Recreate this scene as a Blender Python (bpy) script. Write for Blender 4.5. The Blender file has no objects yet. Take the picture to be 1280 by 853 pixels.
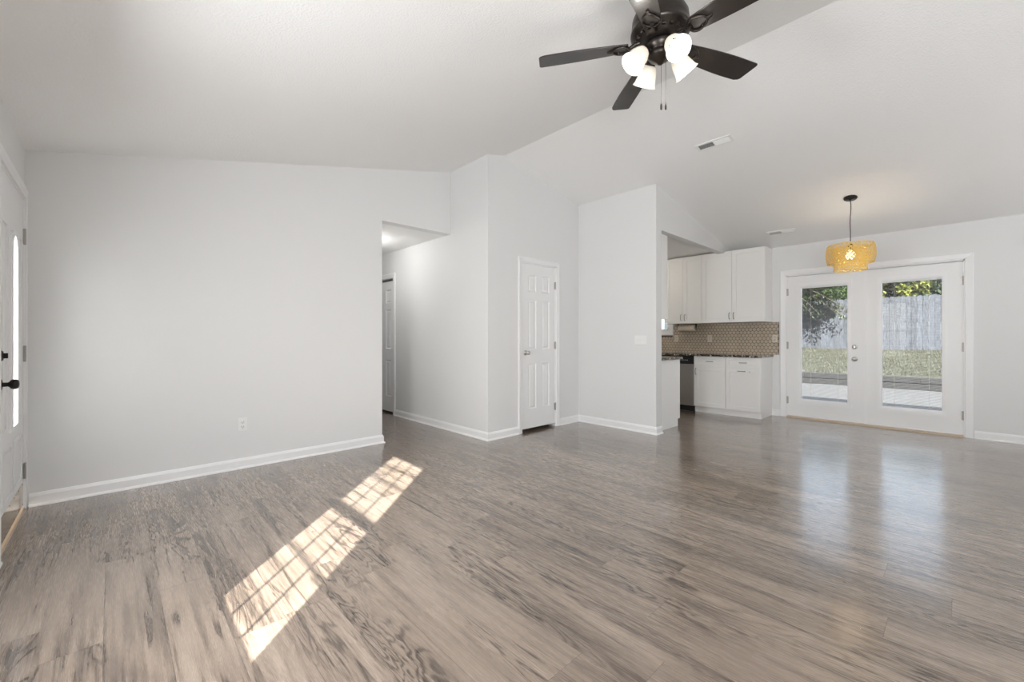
import bpy, bmesh, math, random
from mathutils import Vector, Matrix
C = bpy.context.scene.collection
S = bpy.context.scene
PI = math.pi
# ------------------------------------------------------------------ camera
EYE = 1.154
YAW = math.radians(46.619)
cam = bpy.data.objects.new('camera', bpy.data.cameras.new('camera'))
C.objects.link(cam)
cam.location = (0, 0, EYE)
cam.rotation_euler = (PI/2, 0, YAW)
cam.data.sensor_width = 36
cam.data.lens = 528.2/1280*36
cam.data.shift_y = -3.4/1280
cam.data.clip_start = 0.02
S.camera = cam
# ------------------------------------------------------------------ colour management
S.view_settings.view_transform = 'Standard'
S.view_settings.look = 'None'
S.view_settings.gamma = 1
S.view_settings.use_curve_mapping = False
S.view_settings.exposure = 0.12
S.cycles.diffuse_bounces = 8
S.cycles.max_bounces = 14
S.cycles.sample_clamp_indirect = 8
# ------------------------------------------------------------------ sky, sun, window portals and added fill lights
SUNK = 0.843            # tangent of the sun's height along +y
SUNX = -0.935
w = bpy.data.worlds.new('sky'); S.world = w
w.use_nodes = True
nt = w.node_tree
sky = nt.nodes.new('ShaderNodeTexSky')
sky.sky_type = 'NISHITA'; sky.sun_disc = False
sky.sun_elevation = math.radians(31.6); sky.sun_rotation = math.radians(137)
nt.nodes['Background'].inputs['Strength'].default_value = 1.0
sky.dust_density = 3.0
haze = nt.nodes.new('ShaderNodeMix'); haze.data_type = 'RGBA'; haze.inputs['Factor'].default_value = .72
haze.inputs['B'].default_value = (2.05, 2.05, 2.1, 1)      # thin bright cloud over the blue
nt.links.new(sky.outputs[0], haze.inputs['A']); nt.links.new(haze.outputs['Result'], nt.nodes['Background'].inputs['Color'])

def lamp(name, kind, loc, power, color=(1, 1, 1), rot=None, size=None, **kw):
    d = bpy.data.lights.new(name, kind)
    d.energy = power; d.color = color
    for k, v in kw.items(): setattr(d, k, v)
    if size:
        if kind == 'AREA':
            d.shape = 'RECTANGLE'; d.size, d.size_y = size
        else: d.shadow_soft_size = size
    o = bpy.data.objects.new(name, d); C.objects.link(o)
    o.location = loc
    if rot is not None: o.rotation_euler = rot
    return o
sun = lamp('sun', 'SUN', (0, 0, 10), 34, (1, .965, .925))
sun.data.angle = math.radians(0.6)
sun.rotation_euler = Vector((SUNX, 1, -SUNK)).to_track_quat('-Z', 'Y').to_euler()
# added fill lights just inside invented, blind-covered windows out of view
lamp('front_fill_light', 'AREA', (.80, -0.37, 1.5), 120, (.96, .98, 1), (PI/2+.75, 0, 0), (1.2, 1.25))
lamp('twin_fill_light', 'AREA', (-1.86, -0.37, 1.3), 52, (.96, .98, 1), (PI/2-.28, 0, 0), (.48, 1.15))
lamp('side_fill_light', 'AREA', (2.53, 5.2, 1.4), 34, (.97, .985, 1), (PI/2+.95, 0, PI/2), (2.2, 1.5))
p = lamp('sunny_window_skylight', 'AREA', (-1.22, -0.50, 1.4), 1, (1, 1, 1), (PI/2, 0, 0), (.58, 1.40)); p.data.cycles.is_portal = True
for nm, x in (('patio_door_daylight', -1.3), ('patio_door_daylight', -.41)):
    p = lamp(nm, 'AREA', (x, 7.30, 1.08), 1, (1, 1, 1), (-PI/2, 0, 0), (.56, 1.64)); p.data.cycles.is_portal = True

# ------------------------------------------------------------------ materials
def lin(c): return tuple(((v/255)/12.92 if v/255 <= .04045 else ((v/255+.055)/1.055)**2.4) for v in c) + (1,)
def mat(name, col, rough=.5, metal=0, spec=.5, bump=None, coat=0, var=None, emit=None, trans=0, ior=1.5):
    m = bpy.data.materials.new(name); m.use_nodes = True
    n = m.node_tree.nodes; L = m.node_tree.links
    b = n['Principled BSDF']
    c = col if len(col) == 4 else tuple(col)+(1,)
    b.inputs['Base Color'].default_value = c
    b.inputs['Roughness'].default_value = rough
    b.inputs['Metallic'].default_value = metal
    b.inputs['Specular IOR Level'].default_value = spec
    b.inputs['Coat Weight'].default_value = coat
    b.inputs['Transmission Weight'].default_value = trans
    b.inputs['IOR'].default_value = ior
    tc = n.new('ShaderNodeTexCoord')
    if var:
        scale, amt = var
        t = n.new('ShaderNodeTexNoise'); t.inputs['Scale'].default_value = scale; t.inputs['Detail'].default_value = 4
        L.new(tc.outputs['Object'], t.inputs['Vector'])
        mx = n.new('ShaderNodeMix'); mx.data_type = 'RGBA'
        mx.inputs['A'].default_value = tuple(v*(1-amt) for v in c[:3])+(1,)
        mx.inputs['B'].default_value = tuple(min(1, v*(1+amt)) for v in c[:3])+(1,)
        L.new(t.outputs['Fac'], mx.inputs['Factor']); L.new(mx.outputs['Result'], b.inputs['Base Color'])
    if bump:
        scale, st, dist = bump
        t = n.new('ShaderNodeTexNoise'); t.inputs['Scale'].default_value = scale; t.inputs['Detail'].default_value = 3
        L.new(tc.outputs['Object'], t.inputs['Vector'])
        bp = n.new('ShaderNodeBump'); bp.inputs['Strength'].default_value = st; bp.inputs['Distance'].default_value = dist
        L.new(t.outputs['Fac'], bp.inputs['Height']); L.new(bp.outputs['Normal'], b.inputs['Normal'])
    if emit:
        b.inputs['Emission Color'].default_value = tuple(emit[0])+(1,); b.inputs['Emission Strength'].default_value = emit[1]
    return m
M = {}
M['wall'] = mat('wall_paint', (.745, .747, .745), .6, spec=.3, bump=(260, .15, .001))
M['ceiling'] = mat('ceiling_texture', (.87, .87, .865), .9, spec=.2, bump=(90, .55, .006))
M['trim'] = mat('white_trim', (.84, .84, .845), .35, bump=(40, .03, .001))
M['door'] = mat('white_door', (.82, .82, .822), .38, bump=(60, .04, .001))
M['cab'] = mat('white_cabinet', (.83, .825, .81), .35, bump=(50, .03, .001))
M['plastic'] = mat('white_plastic', (.82, .82, .81), .3, bump=(80, .02, .001))
M['tileplastic'] = mat('almond_plastic', (.66, .60, .51), .35, bump=(80, .02, .001))
M['dark'] = mat('dark_slot', (.02, .02, .02), .6, var=(30, .2))
M['nickel'] = mat('brushed_nickel', (.62, .61, .59), .28, 1, bump=(200, .05, .001))
M['pull'] = mat('satin_pull', (.30, .29, .28), .3, 1, bump=(200, .05, .001))
M['steel'] = mat('stainless_steel', (.42, .40, .375), .42, 1, bump=(90, .05, .001))
M['blackgloss'] = mat('black_gloss', (.015, .015, .016), .25, var=(20, .2))
M['blackmetal'] = mat('black_metal', (.02, .019, .018), .38, .6, var=(30, .3))
M['bronze'] = mat('dark_bronze', (.050, .042, .037), .33, .85, var=(15, .35), bump=(40, .05, .002))
M['brass'] = mat('polished_brass', (.72, .60, .44), .12, 1, bump=(14, .04, .003))
M['sill'] = mat('tan_threshold', (.52, .42, .31), .45, var=(30, .15))
M['granite'] = None
M['grout'] = mat('dark_grout', (.10, .085, .07), .85, var=(80, .2))
M['tile'] = mat('beige_hexagon_tile', (.50, .42, .32), .3, var=(7, .22))
M['towel'] = mat('paper_towel', (.62, .54, .44), .9, bump=(120, .3, .002))
M['bamboo'] = mat('woven_bamboo', (.80, .56, .19), .5, var=(60, .15))
M['cord'] = mat('dark_cord', (.05, .045, .04), .6, var=(60, .2))
M['concrete'] = mat('patio_concrete', (.058, .057, .056), .85, var=(3, .18), bump=(60, .4, .004))
M['timber'] = mat('weathered_timber', (.011, .0105, .010), .85, bump=(30, .6, .01))
M['bark'] = mat('bark', (.10, .075, .055), .9, var=(12, .4), bump=(20, .7, .02))
M['shingle'] = mat('roof_shingle', (.12, .11, .10), .9, var=(10, .3), bump=(30, .5, .01))
M['blind'] = mat('blind_white', (.80, .80, .80), .5, var=(40, .03))
M['soil'] = mat('yard_soil', (.041, .042, .027), .95, var=(2.5, .35), bump=(30, .8, .03))
M['bulb'] = mat('lit_bulb', (.9, .85, .75), .4, emit=((1, .88, .68), 3.5), var=(10, .02))

def translucent(name, col, tr=.5, var=.25, emit=None):
    m = bpy.data.materials.new(name); m.use_nodes = True
    n = m.node_tree.nodes; L = m.node_tree.links
    b = n['Principled BSDF']; out = n['Material Output']
    tc = n.new('ShaderNodeTexCoord'); t = n.new('ShaderNodeTexNoise'); t.inputs['Scale'].default_value = 3.5
    L.new(tc.outputs['Object'], t.inputs['Vector'])
    mx = n.new('ShaderNodeMix'); mx.data_type = 'RGBA'
    mx.inputs['A'].default_value = tuple(v*(1-var) for v in col)+(1,); mx.inputs['B'].default_value = tuple(min(1, v*(1+var)) for v in col)+(1,)
    L.new(t.outputs['Fac'], mx.inputs['Factor']); L.new(mx.outputs['Result'], b.inputs['Base Color'])
    b.inputs['Roughness'].default_value = .5
    td = n.new('ShaderNodeBsdfTranslucent'); L.new(mx.outputs['Result'], td.inputs['Color'])
    ms = n.new('ShaderNodeMixShader'); ms.inputs[0].default_value = tr
    L.new(b.outputs[0], ms.inputs[1]); L.new(td.outputs[0], ms.inputs[2]); L.new(ms.outputs[0], out.inputs['Surface'])
    if emit:
        b.inputs['Emission Color'].default_value = tuple(emit[0])+(1,); b.inputs['Emission Strength'].default_value = emit[1]
    return m
M['leaf'] = translucent('green_leaf', (.06, .10, .03), .35, .5)
M['leafdark'] = translucent('dark_leaf', (.025, .045, .018), .3, .5)
M['leafyellow'] = translucent('yellow_green_leaf', (.22, .24, .06), .4, .4)
M['grass'] = translucent('grass_blade', (.050, .051, .031), .3, .35)
M['bamboo'] = translucent('woven_bamboo', (.97, .76, .27), .5, .10)
M['shade'] = translucent('frosted_lamp_glass', (.80, .77, .72), .25, .02, emit=((1, .95, .86), .12))
def glass(name, rough=0.0, tint=(1, 1, 1)):
    # thin window pane: mostly clear, with a real reflection
    m = bpy.data.materials.new(name); m.use_nodes = True
    n = m.node_tree.nodes; L = m.node_tree.links
    for x in list(n): n.remove(x)
    out = n.new('ShaderNodeOutputMaterial'); tr = n.new('ShaderNodeBsdfTransparent'); gl = n.new('ShaderNodeBsdfGlossy')
    tr.inputs['Color'].default_value = tuple(tint)+(1,)
    gl.inputs['Roughness'].default_value = rough
    lw = n.new('ShaderNodeLayerWeight'); lw.inputs['Blend'].default_value = .5
    pw = n.new('ShaderNodeMath'); pw.operation = 'POWER'; pw.inputs[1].default_value = 5; L.new(lw.outputs['Facing'], pw.inputs[0])
    fr = n.new('ShaderNodeMath'); fr.operation = 'MULTIPLY_ADD'; fr.inputs[1].default_value = .9; fr.inputs[2].default_value = .035; L.new(pw.outputs[0], fr.inputs[0])
    ns = n.new('ShaderNodeTexNoise'); ns.inputs['Scale'].default_value = .8
    bp = n.new('ShaderNodeBump'); bp.inputs['Strength'].default_value = .02; L.new(ns.outputs['Fac'], bp.inputs['Height']); L.new(bp.outputs[0], gl.inputs['Normal'])
    mx = n.new('ShaderNodeMixShader'); L.new(fr.outputs[0], mx.inputs[0]); L.new(tr.outputs[0], mx.inputs[1]); L.new(gl.outputs[0], mx.inputs[2])
    L.new(mx.outputs[0], out.inputs['Surface'])
    return m
M['glass'] = glass('clear_glass', 0, (.93, .95, .95))
M['frost'] = translucent('frosted_door_glass', (.9, .92, .92), .9, .02)

def granite():
    m = mat('speckled_granite', (.1, .1, .1), .15, coat=.4); n = m.node_tree.nodes; L = m.node_tree.links
    tc = n['Texture Coordinate']; v = n.new('ShaderNodeTexVoronoi'); v.inputs['Scale'].default_value = 55
    L.new(tc.outputs['Object'], v.inputs['Vector'])
    r = n.new('ShaderNodeValToRGB'); r.color_ramp.interpolation = 'CONSTANT'
    e = r.color_ramp.elements; e[0].color = (.02, .018, .016, 1); e[1].position = .5; e[1].color = (.10, .08, .065, 1)
    q = e.new(.68); q.color = (.32, .28, .24, 1); q = e.new(.86); q.color = (.6, .57, .53, 1)
    L.new(v.outputs['Color'], r.inputs[0]); L.new(r.outputs[0], n['Principled BSDF'].inputs['Base Color']); return m
M['granite'] = granite()

def nodeset(m):
    n = m.node_tree.nodes; L = m.node_tree.links
    def node(t, **kw):
        x = n.new(t)
        for k, v in kw.items(): setattr(x, k, v)
        return x
    def math_(op, a, b=None, c=None):
        x = n.new('ShaderNodeMath'); x.operation = op
        for i, v in enumerate((a, b, c)):
            if v is None: continue
            if isinstance(v, (int, float)): x.inputs[i].default_value = v
            else: L.new(v, x.inputs[i])
        return x.outputs[0]
    def comb(a, b, c=0):
        x = n.new('ShaderNodeCombineXYZ')
        for i, v in enumerate((a, b, c)):
            if isinstance(v, (int, float)): x.inputs[i].default_value = v
            else: L.new(v, x.inputs[i])
        return x.outputs[0]
    return n, L, node, math_, comb

def floor_material():
    m = bpy.data.materials.new('oak_plank_floor'); m.use_nodes = True
    n, L, node, F, V = nodeset(m); b = n['Principled BSDF']
    tc = node('ShaderNodeTexCoord'); sp = node('ShaderNodeSeparateXYZ'); L.new(tc.outputs['Object'], sp.inputs[0])
    x, y = sp.outputs[0], sp.outputs[1]
    W_, L_ = .182, 1.22
    yy = F('DIVIDE', F('ADD', y, 1.118), W_); row = F('FLOOR', yy); fy = F('SUBTRACT', yy, row)
    wr = node('ShaderNodeTexWhiteNoise', noise_dimensions='1D'); L.new(row, wr.inputs['W'])
    xx = F('ADD', F('DIVIDE', x, L_), F('MULTIPLY', wr.outputs['Value'], 7.0)); colm = F('FLOOR', xx); fx = F('SUBTRACT', xx, colm)
    wp = node('ShaderNodeTexWhiteNoise', noise_dimensions='2D'); L.new(V(row, colm), wp.inputs['Vector'])
    pid = wp.outputs['Value']; spc = node('ShaderNodeSeparateColor'); L.new(wp.outputs['Color'], spc.inputs[0])
    u = F('ADD', x, F('MULTIPLY', pid, 31.0)); v = F('ADD', y, F('MULTIPLY', spc.outputs[0], 17.0)); z = F('MULTIPLY', spc.outputs[1], 40.0)
    def noise(vec, scale=1, detail=3, rough=.5, dist=0):
        t = node('ShaderNodeTexNoise'); t.inputs['Scale'].default_value = scale; t.inputs['Detail'].default_value = detail
        t.inputs['Roughness'].default_value = rough; t.inputs['Distortion'].default_value = dist; L.new(vec, t.inputs['Vector']); return t.outputs['Fac']
    # knots
    vo = node('ShaderNodeTexVoronoi'); vo.inputs['Scale'].default_value = 1.0
    L.new(V(F('MULTIPLY', u, 1.15), F('MULTIPLY', v, 6.0), z), vo.inputs['Vector'])
    kd = vo.outputs['Distance']
    kn = F('SUBTRACT', 1.0, F('MINIMUM', F('DIVIDE', kd, .42), 1.0)); kn2 = F('MULTIPLY', kn, kn)
    g = noise(V(F('MULTIPLY', u, 1.0), F('MULTIPLY', v, 6.5), z), 1, 3.5, .55, .8)
    field = F('ADD', g, F('MULTIPLY', kn2, .10))
    ring = F('SINE', F('MULTIPLY', field, 105.0))
    ringm = F('POWER', F('MULTIPLY', F('ADD', ring, 1.0), .5), 2.6)
    # rings only show up in places (the heart of the plank)
    zone = noise(V(F('MULTIPLY', u, .9), F('MULTIPLY', v, 5.0), F('ADD', z, 9.0)), 1, 2, .5)
    zone = F('MULTIPLY_ADD', F('SUBTRACT', zone, .50), 5.0, 0.12); zn = node('ShaderNodeClamp'); L.new(F('ADD', zone, F('MULTIPLY', kn2, .35)), zn.inputs[0]); zone = zn.outputs[0]
    rings = F('MULTIPLY', ringm, zone)
    streak = noise(V(F('MULTIPLY', u, 1.6), F('MULTIPLY', v, 42.0), z), 1, 4, .6)
    streakd = F('POWER', streak, 2.0)
    fine = noise(V(F('MULTIPLY', u, 14), F('MULTIPLY', v, 260.0), z), 1, 2, .5)
    broad = noise(V(F('MULTIPLY', u, 1.1), F('MULTIPLY', v, 7.0), F('ADD', z, 3.0)), 1, 3, .55, .6)
    cracks = noise(V(F('MULTIPLY', u, 2.2), F('MULTIPLY', v, 36.0), F('ADD', z, 21.0)), 1, 2, .5, .5)
    crk = node('ShaderNodeMapRange'); crk.inputs['From Min'].default_value = .61; crk.inputs['From Max'].default_value = .69; L.new(cracks, crk.inputs[0])
    knot = node('ShaderNodeMapRange'); knot.inputs['From Min'].default_value = .11; knot.inputs['From Max'].default_value = .03; L.new(kd, knot.inputs[0])
    # darkness 0..1
    dk = F('MULTIPLY', F('SUBTRACT', broad, .5), 1.0)
    dk = F('ADD', dk, F('MULTIPLY', rings, .50)); dk = F('ADD', dk, F('MULTIPLY', F('SUBTRACT', streak, .5), 1.0))
    dk = F('ADD', dk, F('MULTIPLY', F('SUBTRACT', fine, .5), .25)); dk = F('ADD', dk, F('MULTIPLY', crk.outputs[0], .34))
    dk = F('ADD', dk, F('MULTIPLY', knot.outputs[0], .55)); dk = F('ADD', dk, F('MULTIPLY', F('SUBTRACT', pid, .5), .16)); dk = F('ADD', dk, .27)
    r = node('ShaderNodeValToRGB'); e = r.color_ramp.elements
    e[0].color = (.315, .248, .195, 1); e[0].position = 0
    e[1].color = (.045, .033, .026, 1); e[1].position = 1
    q = e.new(.30); q.color = (.222, .170, .131, 1); q = e.new(.6); q.color = (.100, .074, .056, 1)
    L.new(dk, r.inputs[0])
    # seams
    def edge(f, wid):
        d = F('MINIMUM', f, F('SUBTRACT', 1.0, f)); mr = node('ShaderNodeMapRange'); mr.inputs['From Min'].default_value = wid; mr.inputs['From Max'].default_value = wid*.3
        L.new(d, mr.inputs[0]); return mr.outputs[0]
    seam = F('MAXIMUM', edge(fy, .0085), edge(fx, .0016))
    mx = node('ShaderNodeMix', data_type='RGBA'); L.new(F('MULTIPLY', seam, .55), mx.inputs['Factor']); L.new(r.outputs[0], mx.inputs['A']); mx.inputs['B'].default_value = (.06, .045, .035, 1)
    L.new(mx.outputs['Result'], b.inputs['Base Color'])
    rg = F('MULTIPLY_ADD', fine, .10, .22); L.new(rg, b.inputs['Roughness'])
    b.inputs['Specular IOR Level'].default_value = .6
    b.inputs['Coat Weight'].default_value = .85; b.inputs['Coat Roughness'].default_value = .15
    hgt = F('SUBTRACT', F('MULTIPLY', streak, .5), F('ADD', F('MULTIPLY', seam, 1.2), F('MULTIPLY', fine, .3)))
    bp = node('ShaderNodeBump'); bp.inputs['Strength'].default_value = .22; bp.inputs['Distance'].default_value = .0015; L.new(hgt, bp.inputs['Height']); L.new(bp.outputs[0], b.inputs['Normal'])
    return m
M['floor'] = floor_material()

def wood_dark():
    m = mat('dark_walnut_blade', (.03, .022, .018), .32, coat=.2); n, L, node, F, V = nodeset(m)
    tc = node('ShaderNodeTexCoord'); mp = node('ShaderNodeMapping'); mp.inputs['Scale'].default_value = (3, 60, 1); L.new(tc.outputs['Object'], mp.inputs[0])
    t = node('ShaderNodeTexNoise'); L.new(mp.outputs[0], t.inputs['Vector']); r = node('ShaderNodeValToRGB')
    r.color_ramp.elements[0].color = (.010, .008, .007, 1); r.color_ramp.elements[1].color = (.030, .024, .021, 1); L.new(t.outputs['Fac'], r.inputs[0])
    L.new(r.outputs[0], n['Principled BSDF'].inputs['Base Color']); return m
M['walnut'] = wood_dark()
def fence_wood():
    m = mat('weathered_grey_board', (.42, .43, .45), .85); n, L, node, F, V = nodeset(m)
    tc = node('ShaderNodeTexCoord'); mp = node('ShaderNodeMapping'); mp.inputs['Scale'].default_value = (13, 13, 1.1); L.new(tc.outputs['Object'], mp.inputs[0])
    t = node('ShaderNodeTexNoise'); t.inputs['Detail'].default_value = 5; L.new(mp.outputs[0], t.inputs['Vector']); r = node('ShaderNodeValToRGB')
    e = r.color_ramp.elements; e[0].position = .3; e[0].color = (.014, .016, .020, 1); e[1].position = .66; e[1].color = (.062, .069, .083, 1); L.new(t.outputs['Fac'], r.inputs[0])
    gi = node('ShaderNodeNewGeometry'); mk = node('ShaderNodeMix', data_type='RGBA', blend_type='MULTIPLY'); mk.inputs['Factor'].default_value = 1
    k_ = F('MULTIPLY_ADD', gi.outputs['Random Per Island'], .45, .72); L.new(V(k_, k_, k_), mk.inputs['B']); L.new(r.outputs[0], mk.inputs['A'])
    L.new(mk.outputs['Result'], n['Principled BSDF'].inputs['Base Color']); return m
M['fence'] = fence_wood()

# ------------------------------------------------------------------ mesh helpers
class MB:
    def __init__(s): s.v = []; s.f = []; s.sm = []
    def add(s, vs, fs, T=None, smooth=False):
        o = len(s.v)
        for p in vs:
            p = Vector(p)
            s.v.append(T @ p if T is not None else p)
        for f in fs: s.f.append([o+i for i in f]); s.sm.append(smooth)
    def box(s, x0, x1, y0, y1, z0, z1, T=None):
        x0, x1 = sorted((x0, x1)); y0, y1 = sorted((y0, y1)); z0, z1 = sorted((z0, z1))
        s.add([(x0, y0, z0), (x1, y0, z0), (x1, y1, z0), (x0, y1, z0), (x0, y0, z1), (x1, y0, z1), (x1, y1, z1), (x0, y1, z1)],
              [(0, 3, 2, 1), (4, 5, 6, 7), (0, 1, 5, 4), (1, 2, 6, 5), (2, 3, 7, 6), (3, 0, 4, 7)], T)
    def prism(s, poly, axis, a, b, T=None):
        # poly: 2D points in the plane across axis; axis 0: (y,z), 1: (x,z), 2: (x,y)
        def P(p, t): return {0: (t, p[0], p[1]), 1: (p[0], t, p[1]), 2: (p[0], p[1], t)}[axis]
        n = len(poly)
        s.add([P(p, a) for p in poly]+[P(p, b) for p in poly],
              [tuple(range(n)), tuple(range(2*n-1, n-1, -1))]+[(i, n+i, n+(i+1) % n, (i+1) % n) for i in range(n)], T)
    def lathe(s, prof, T=None, seg=32, smooth=True, cap=False):
        vs = []; fs = []
        for r, z in prof:
            for k in range(seg):
                a = 2*PI*k/seg; vs.append((r*math.cos(a), r*math.sin(a), z))
        for i in range(len(prof)-1):
            for k in range(seg):
                j = (k+1) % seg; fs.append((i*seg+k, i*seg+j, (i+1)*seg+j, (i+1)*seg+k))
        s.add(vs, fs, T, smooth)
        if cap:
            s.add([vs[k] for k in range(seg)], [tuple(range(seg-1, -1, -1))], T)
            s.add([vs[(len(prof)-1)*seg+k] for k in range(seg)], [tuple(range(seg))], T)
    def tube(s, pts, r, seg=10, T=None):
        pts = [Vector(p) for p in pts]; vs = []; fs = []; n = len(pts)
        rs = r if isinstance(r, (list, tuple)) else [r]*n
        up = None
        for i, p in enumerate(pts):
            d = (pts[min(i+1, n-1)]-pts[max(i-1, 0)]).normalized()
            if up is None: up = Vector((0, 0, 1)) if abs(d.z) < .9 else Vector((1, 0, 0))
            a = d.cross(up).normalized(); b = a.cross(d).normalized(); up = b
            for k in range(seg):
                t = 2*PI*k/seg; vs.append(p+(a*math.cos(t)+b*math.sin(t))*rs[i])
        for i in range(n-1):
            for k in range(seg):
                j = (k+1) % seg; fs.append((i*seg+k, i*seg+j, (i+1)*seg+j, (i+1)*seg+k))
        s.add(vs, fs, T, True)
        s.add([vs[k] for k in range(seg)], [tuple(range(seg-1, -1, -1))], T)
        s.add([vs[(n-1)*seg+k] for k in range(seg)], [tuple(range(seg))], T)
    def build(s, name, m, parent=None, loc=None, bevel=0, fix=True):
        me = bpy.data.meshes.new(name)
        me.from_pydata([tuple(p) for p in s.v], [], s.f)
        me.polygons.foreach_set('use_smooth', s.sm)
        me.materials.append(m)
        if fix:
            bm = bmesh.new(); bm.from_mesh(me); bmesh.ops.recalc_face_normals(bm, faces=bm.faces); bm.to_mesh(me); bm.free()
        o = bpy.data.objects.new(name, me); C.objects.link(o)
        if parent is not None: o.parent = parent
        if loc is not None: o.location = loc
        if bevel:
            md = o.modifiers.new('edge', 'BEVEL'); md.width = bevel; md.segments = 2; md.limit_method = 'ANGLE'; md.angle_limit = math.radians(50)
        return o
def tag(o, label, cat, group=None, kind=None):
    o['label'] = label; o['category'] = cat
    if group: o['group'] = group
    if kind: o['kind'] = kind
    return o
def thing(name, loc, label, cat, rz=0, group=None, kind=None):
    o = bpy.data.objects.new(name, None); C.objects.link(o); o.location = loc; o.rotation_euler = (0, 0, rz); o.empty_display_size = .1
    return tag(o, label, cat, group, kind)
def struct(o, label, cat): return tag(o, label, cat, None, 'structure')
def Tm(x=0, y=0, z=0, rx=0, ry=0, rz=0):
    return Matrix.Translation((x, y, z)) @ Matrix.Rotation(rz, 4, 'Z') @ Matrix.Rotation(ry, 4, 'Y') @ Matrix.Rotation(rx, 4, 'X')

def rects_wall(mb, a0, a1, z0, z1, holes, put):
    # full-thickness boxes round rectangular holes; put(a0,a1,z0,z1)
    xs = sorted({a0, a1, *[h[0] for h in holes], *[h[1] for h in holes]})
    for l, r in zip(xs, xs[1:]):
        hs = sorted([h for h in holes if h[0] < (l+r)/2 < h[1]], key=lambda h: h[2])
        z = z0
        for h in hs:
            if h[2] > z+1e-4: put(l, r, z, h[2])
            z = h[3]
        if z < z1-1e-4: put(l, r, z, z1)

def panel_slab(mb, w, h, t, panels, prof, T=None, back=True):
    # slab in the XZ plane, front at y=0 facing -y, x 0..w, z 0..h; each panel (x0,x1,z0,z1) follows prof [(inset, depth)...]
    xs = sorted({0, w, *[p[0] for p in panels], *[p[1] for p in panels]}); zs = sorted({0, h, *[p[2] for p in panels], *[p[3] for p in panels]})
    for i in range(len(xs)-1):
        for j in range(len(zs)-1):
            cx, cz = (xs[i]+xs[i+1])/2, (zs[j]+zs[j+1])/2
            if any(p[0] < cx < p[1] and p[2] < cz < p[3] for p in panels): continue
            mb.add([(xs[i], 0, zs[j]), (xs[i+1], 0, zs[j]), (xs[i+1], 0, zs[j+1]), (xs[i], 0, zs[j+1])], [(0, 1, 2, 3)], T)
    for (x0, x1, z0, z1) in panels:
        prev = [(x0, 0, z0), (x1, 0, z0), (x1, 0, z1), (x0, 0, z1)]
        for ins, dep in prof:
            cur = [(x0+ins, dep, z0+ins), (x1-ins, dep, z0+ins), (x1-ins, dep, z1-ins), (x0+ins, dep, z1-ins)]
            mb.add(prev+cur, [(0, 1, 5, 4), (1, 2, 6, 5), (2, 3, 7, 6), (3, 0, 4, 7)], T); prev = cur
        mb.add(prev, [(0, 1, 2, 3)], T)
    mb.add([(0, 0, 0), (w, 0, 0), (w, 0, h), (0, 0, h), (0, t, 0), (w, t, 0), (w, t, h), (0, t, h)], [(0, 4, 5, 1), (1, 5, 6, 2), (2, 6, 7, 3), (3, 7, 4, 0), (7, 6, 5, 4)], T)
RAISED = [(.012, .009), (.022, .009), (.040, .003)]
SHAKER = [(.001, .007), (.002, .009)]
def six_panels(w, h):
    s = .11*w/.61; m = .10*w/.61; c0, c1 = w/2-m/2, w/2+m/2
    rows = [(.235, .80), (.975, 1.59), (1.69, 1.90)]
    k = h/2.03
    return [(a, b, z0*k, z1*k) for z0, z1 in rows for a, b in ((s, c0), (c1, w-s))]

def casing_mb(mb, w, h, cw=.06, T=None, bottom=False, t=.018):
    # moulded door casing round an opening x 0..w, z 0..h, in the XZ plane, projecting to -y
    prof = [(0, 0), (0, -t*.55), (.006, -t*.7), (.014, -t*.62), (cw*.55, -t*.85), (cw-.01, -t), (cw, -t*.8), (cw, 0)]
    def ring(pos):
        out = []
        for u, d in prof:
            if pos == 0: out.append((-u, d, -u if bottom else 0))
            if pos == 1: out.append((-u, d, h+u))
            if pos == 2: out.append((w+u, d, h+u))
            if pos == 3: out.append((w+u, d, -u if bottom else 0))
        return out
    n = len(prof); R = [ring(i) for i in range(4)]
    seq = [(0, 1), (1, 2), (2, 3)]+([(3, 0)] if bottom else [])
    for a, b in seq:
        mb.add(R[a]+R[b], [(i, i+1, n+i+1, n+i) for i in range(n-1)], T)
    if not bottom:
        mb.add(R[0], [tuple(range(n))], T); mb.add(R[3], [tuple(range(n))], T)
def jamb_mb(mb, w, h, depth, T=None, bottom=False, t=.012):
    mb.box(-.001, t, 0, depth, 0, h, T); mb.box(w-t, w+.001, 0, depth, 0, h, T); mb.box(0, w, 0, depth, h-t, h+.001, T)
    if bottom: mb.box(0, w, 0, depth, 0, t, T)

def hinge(parent, loc, rz=0, h=.09, m=None, leaf=.017):
    mb = MB(); mb.tube([(0, -.006, -h/2-.004), (0, -.006, h/2+.004)], .0065, 10)
    for z in (-.3, -.1, .1, .3): mb.tube([(0, -.006, z*h-.001), (0, -.006, z*h+.001)], .0073, 10)
    mb.box(-leaf, leaf, -.003, .001, -h/2, h/2)
    o = mb.build('hinge', m or M['pull'], parent, loc); o.rotation_euler.z = rz; return o
def knob(parent, loc, m, rz=0, r=.026, name='knob', lever=False):
    mb = MB(); T = Tm(rx=PI/2)
    mb.lathe([(.0, 0), (.031, 0), (.032, .004), (.026, .009), (.012, .011), (.011, .028), (.014, .034), (r*.85, .040), (r, .052), (r*.95, .062), (r*.6, .069), (0, .071)], T, 28)
    o = mb.build(name, m, parent, loc); o.rotation_euler.z = rz; return o
def deadbolt(parent, loc, m, rz=0):
    mb = MB(); T = Tm(rx=PI/2)
    mb.lathe([(0, 0), (.029, 0), (.030, .006), (.024, .013), (0, .014)], T, 28); mb.box(-.004, .004, -.03, -.012, -.014, .014)
    o = mb.build('deadbolt', m, parent, loc); o.rotation_euler.z = rz; return o
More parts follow.
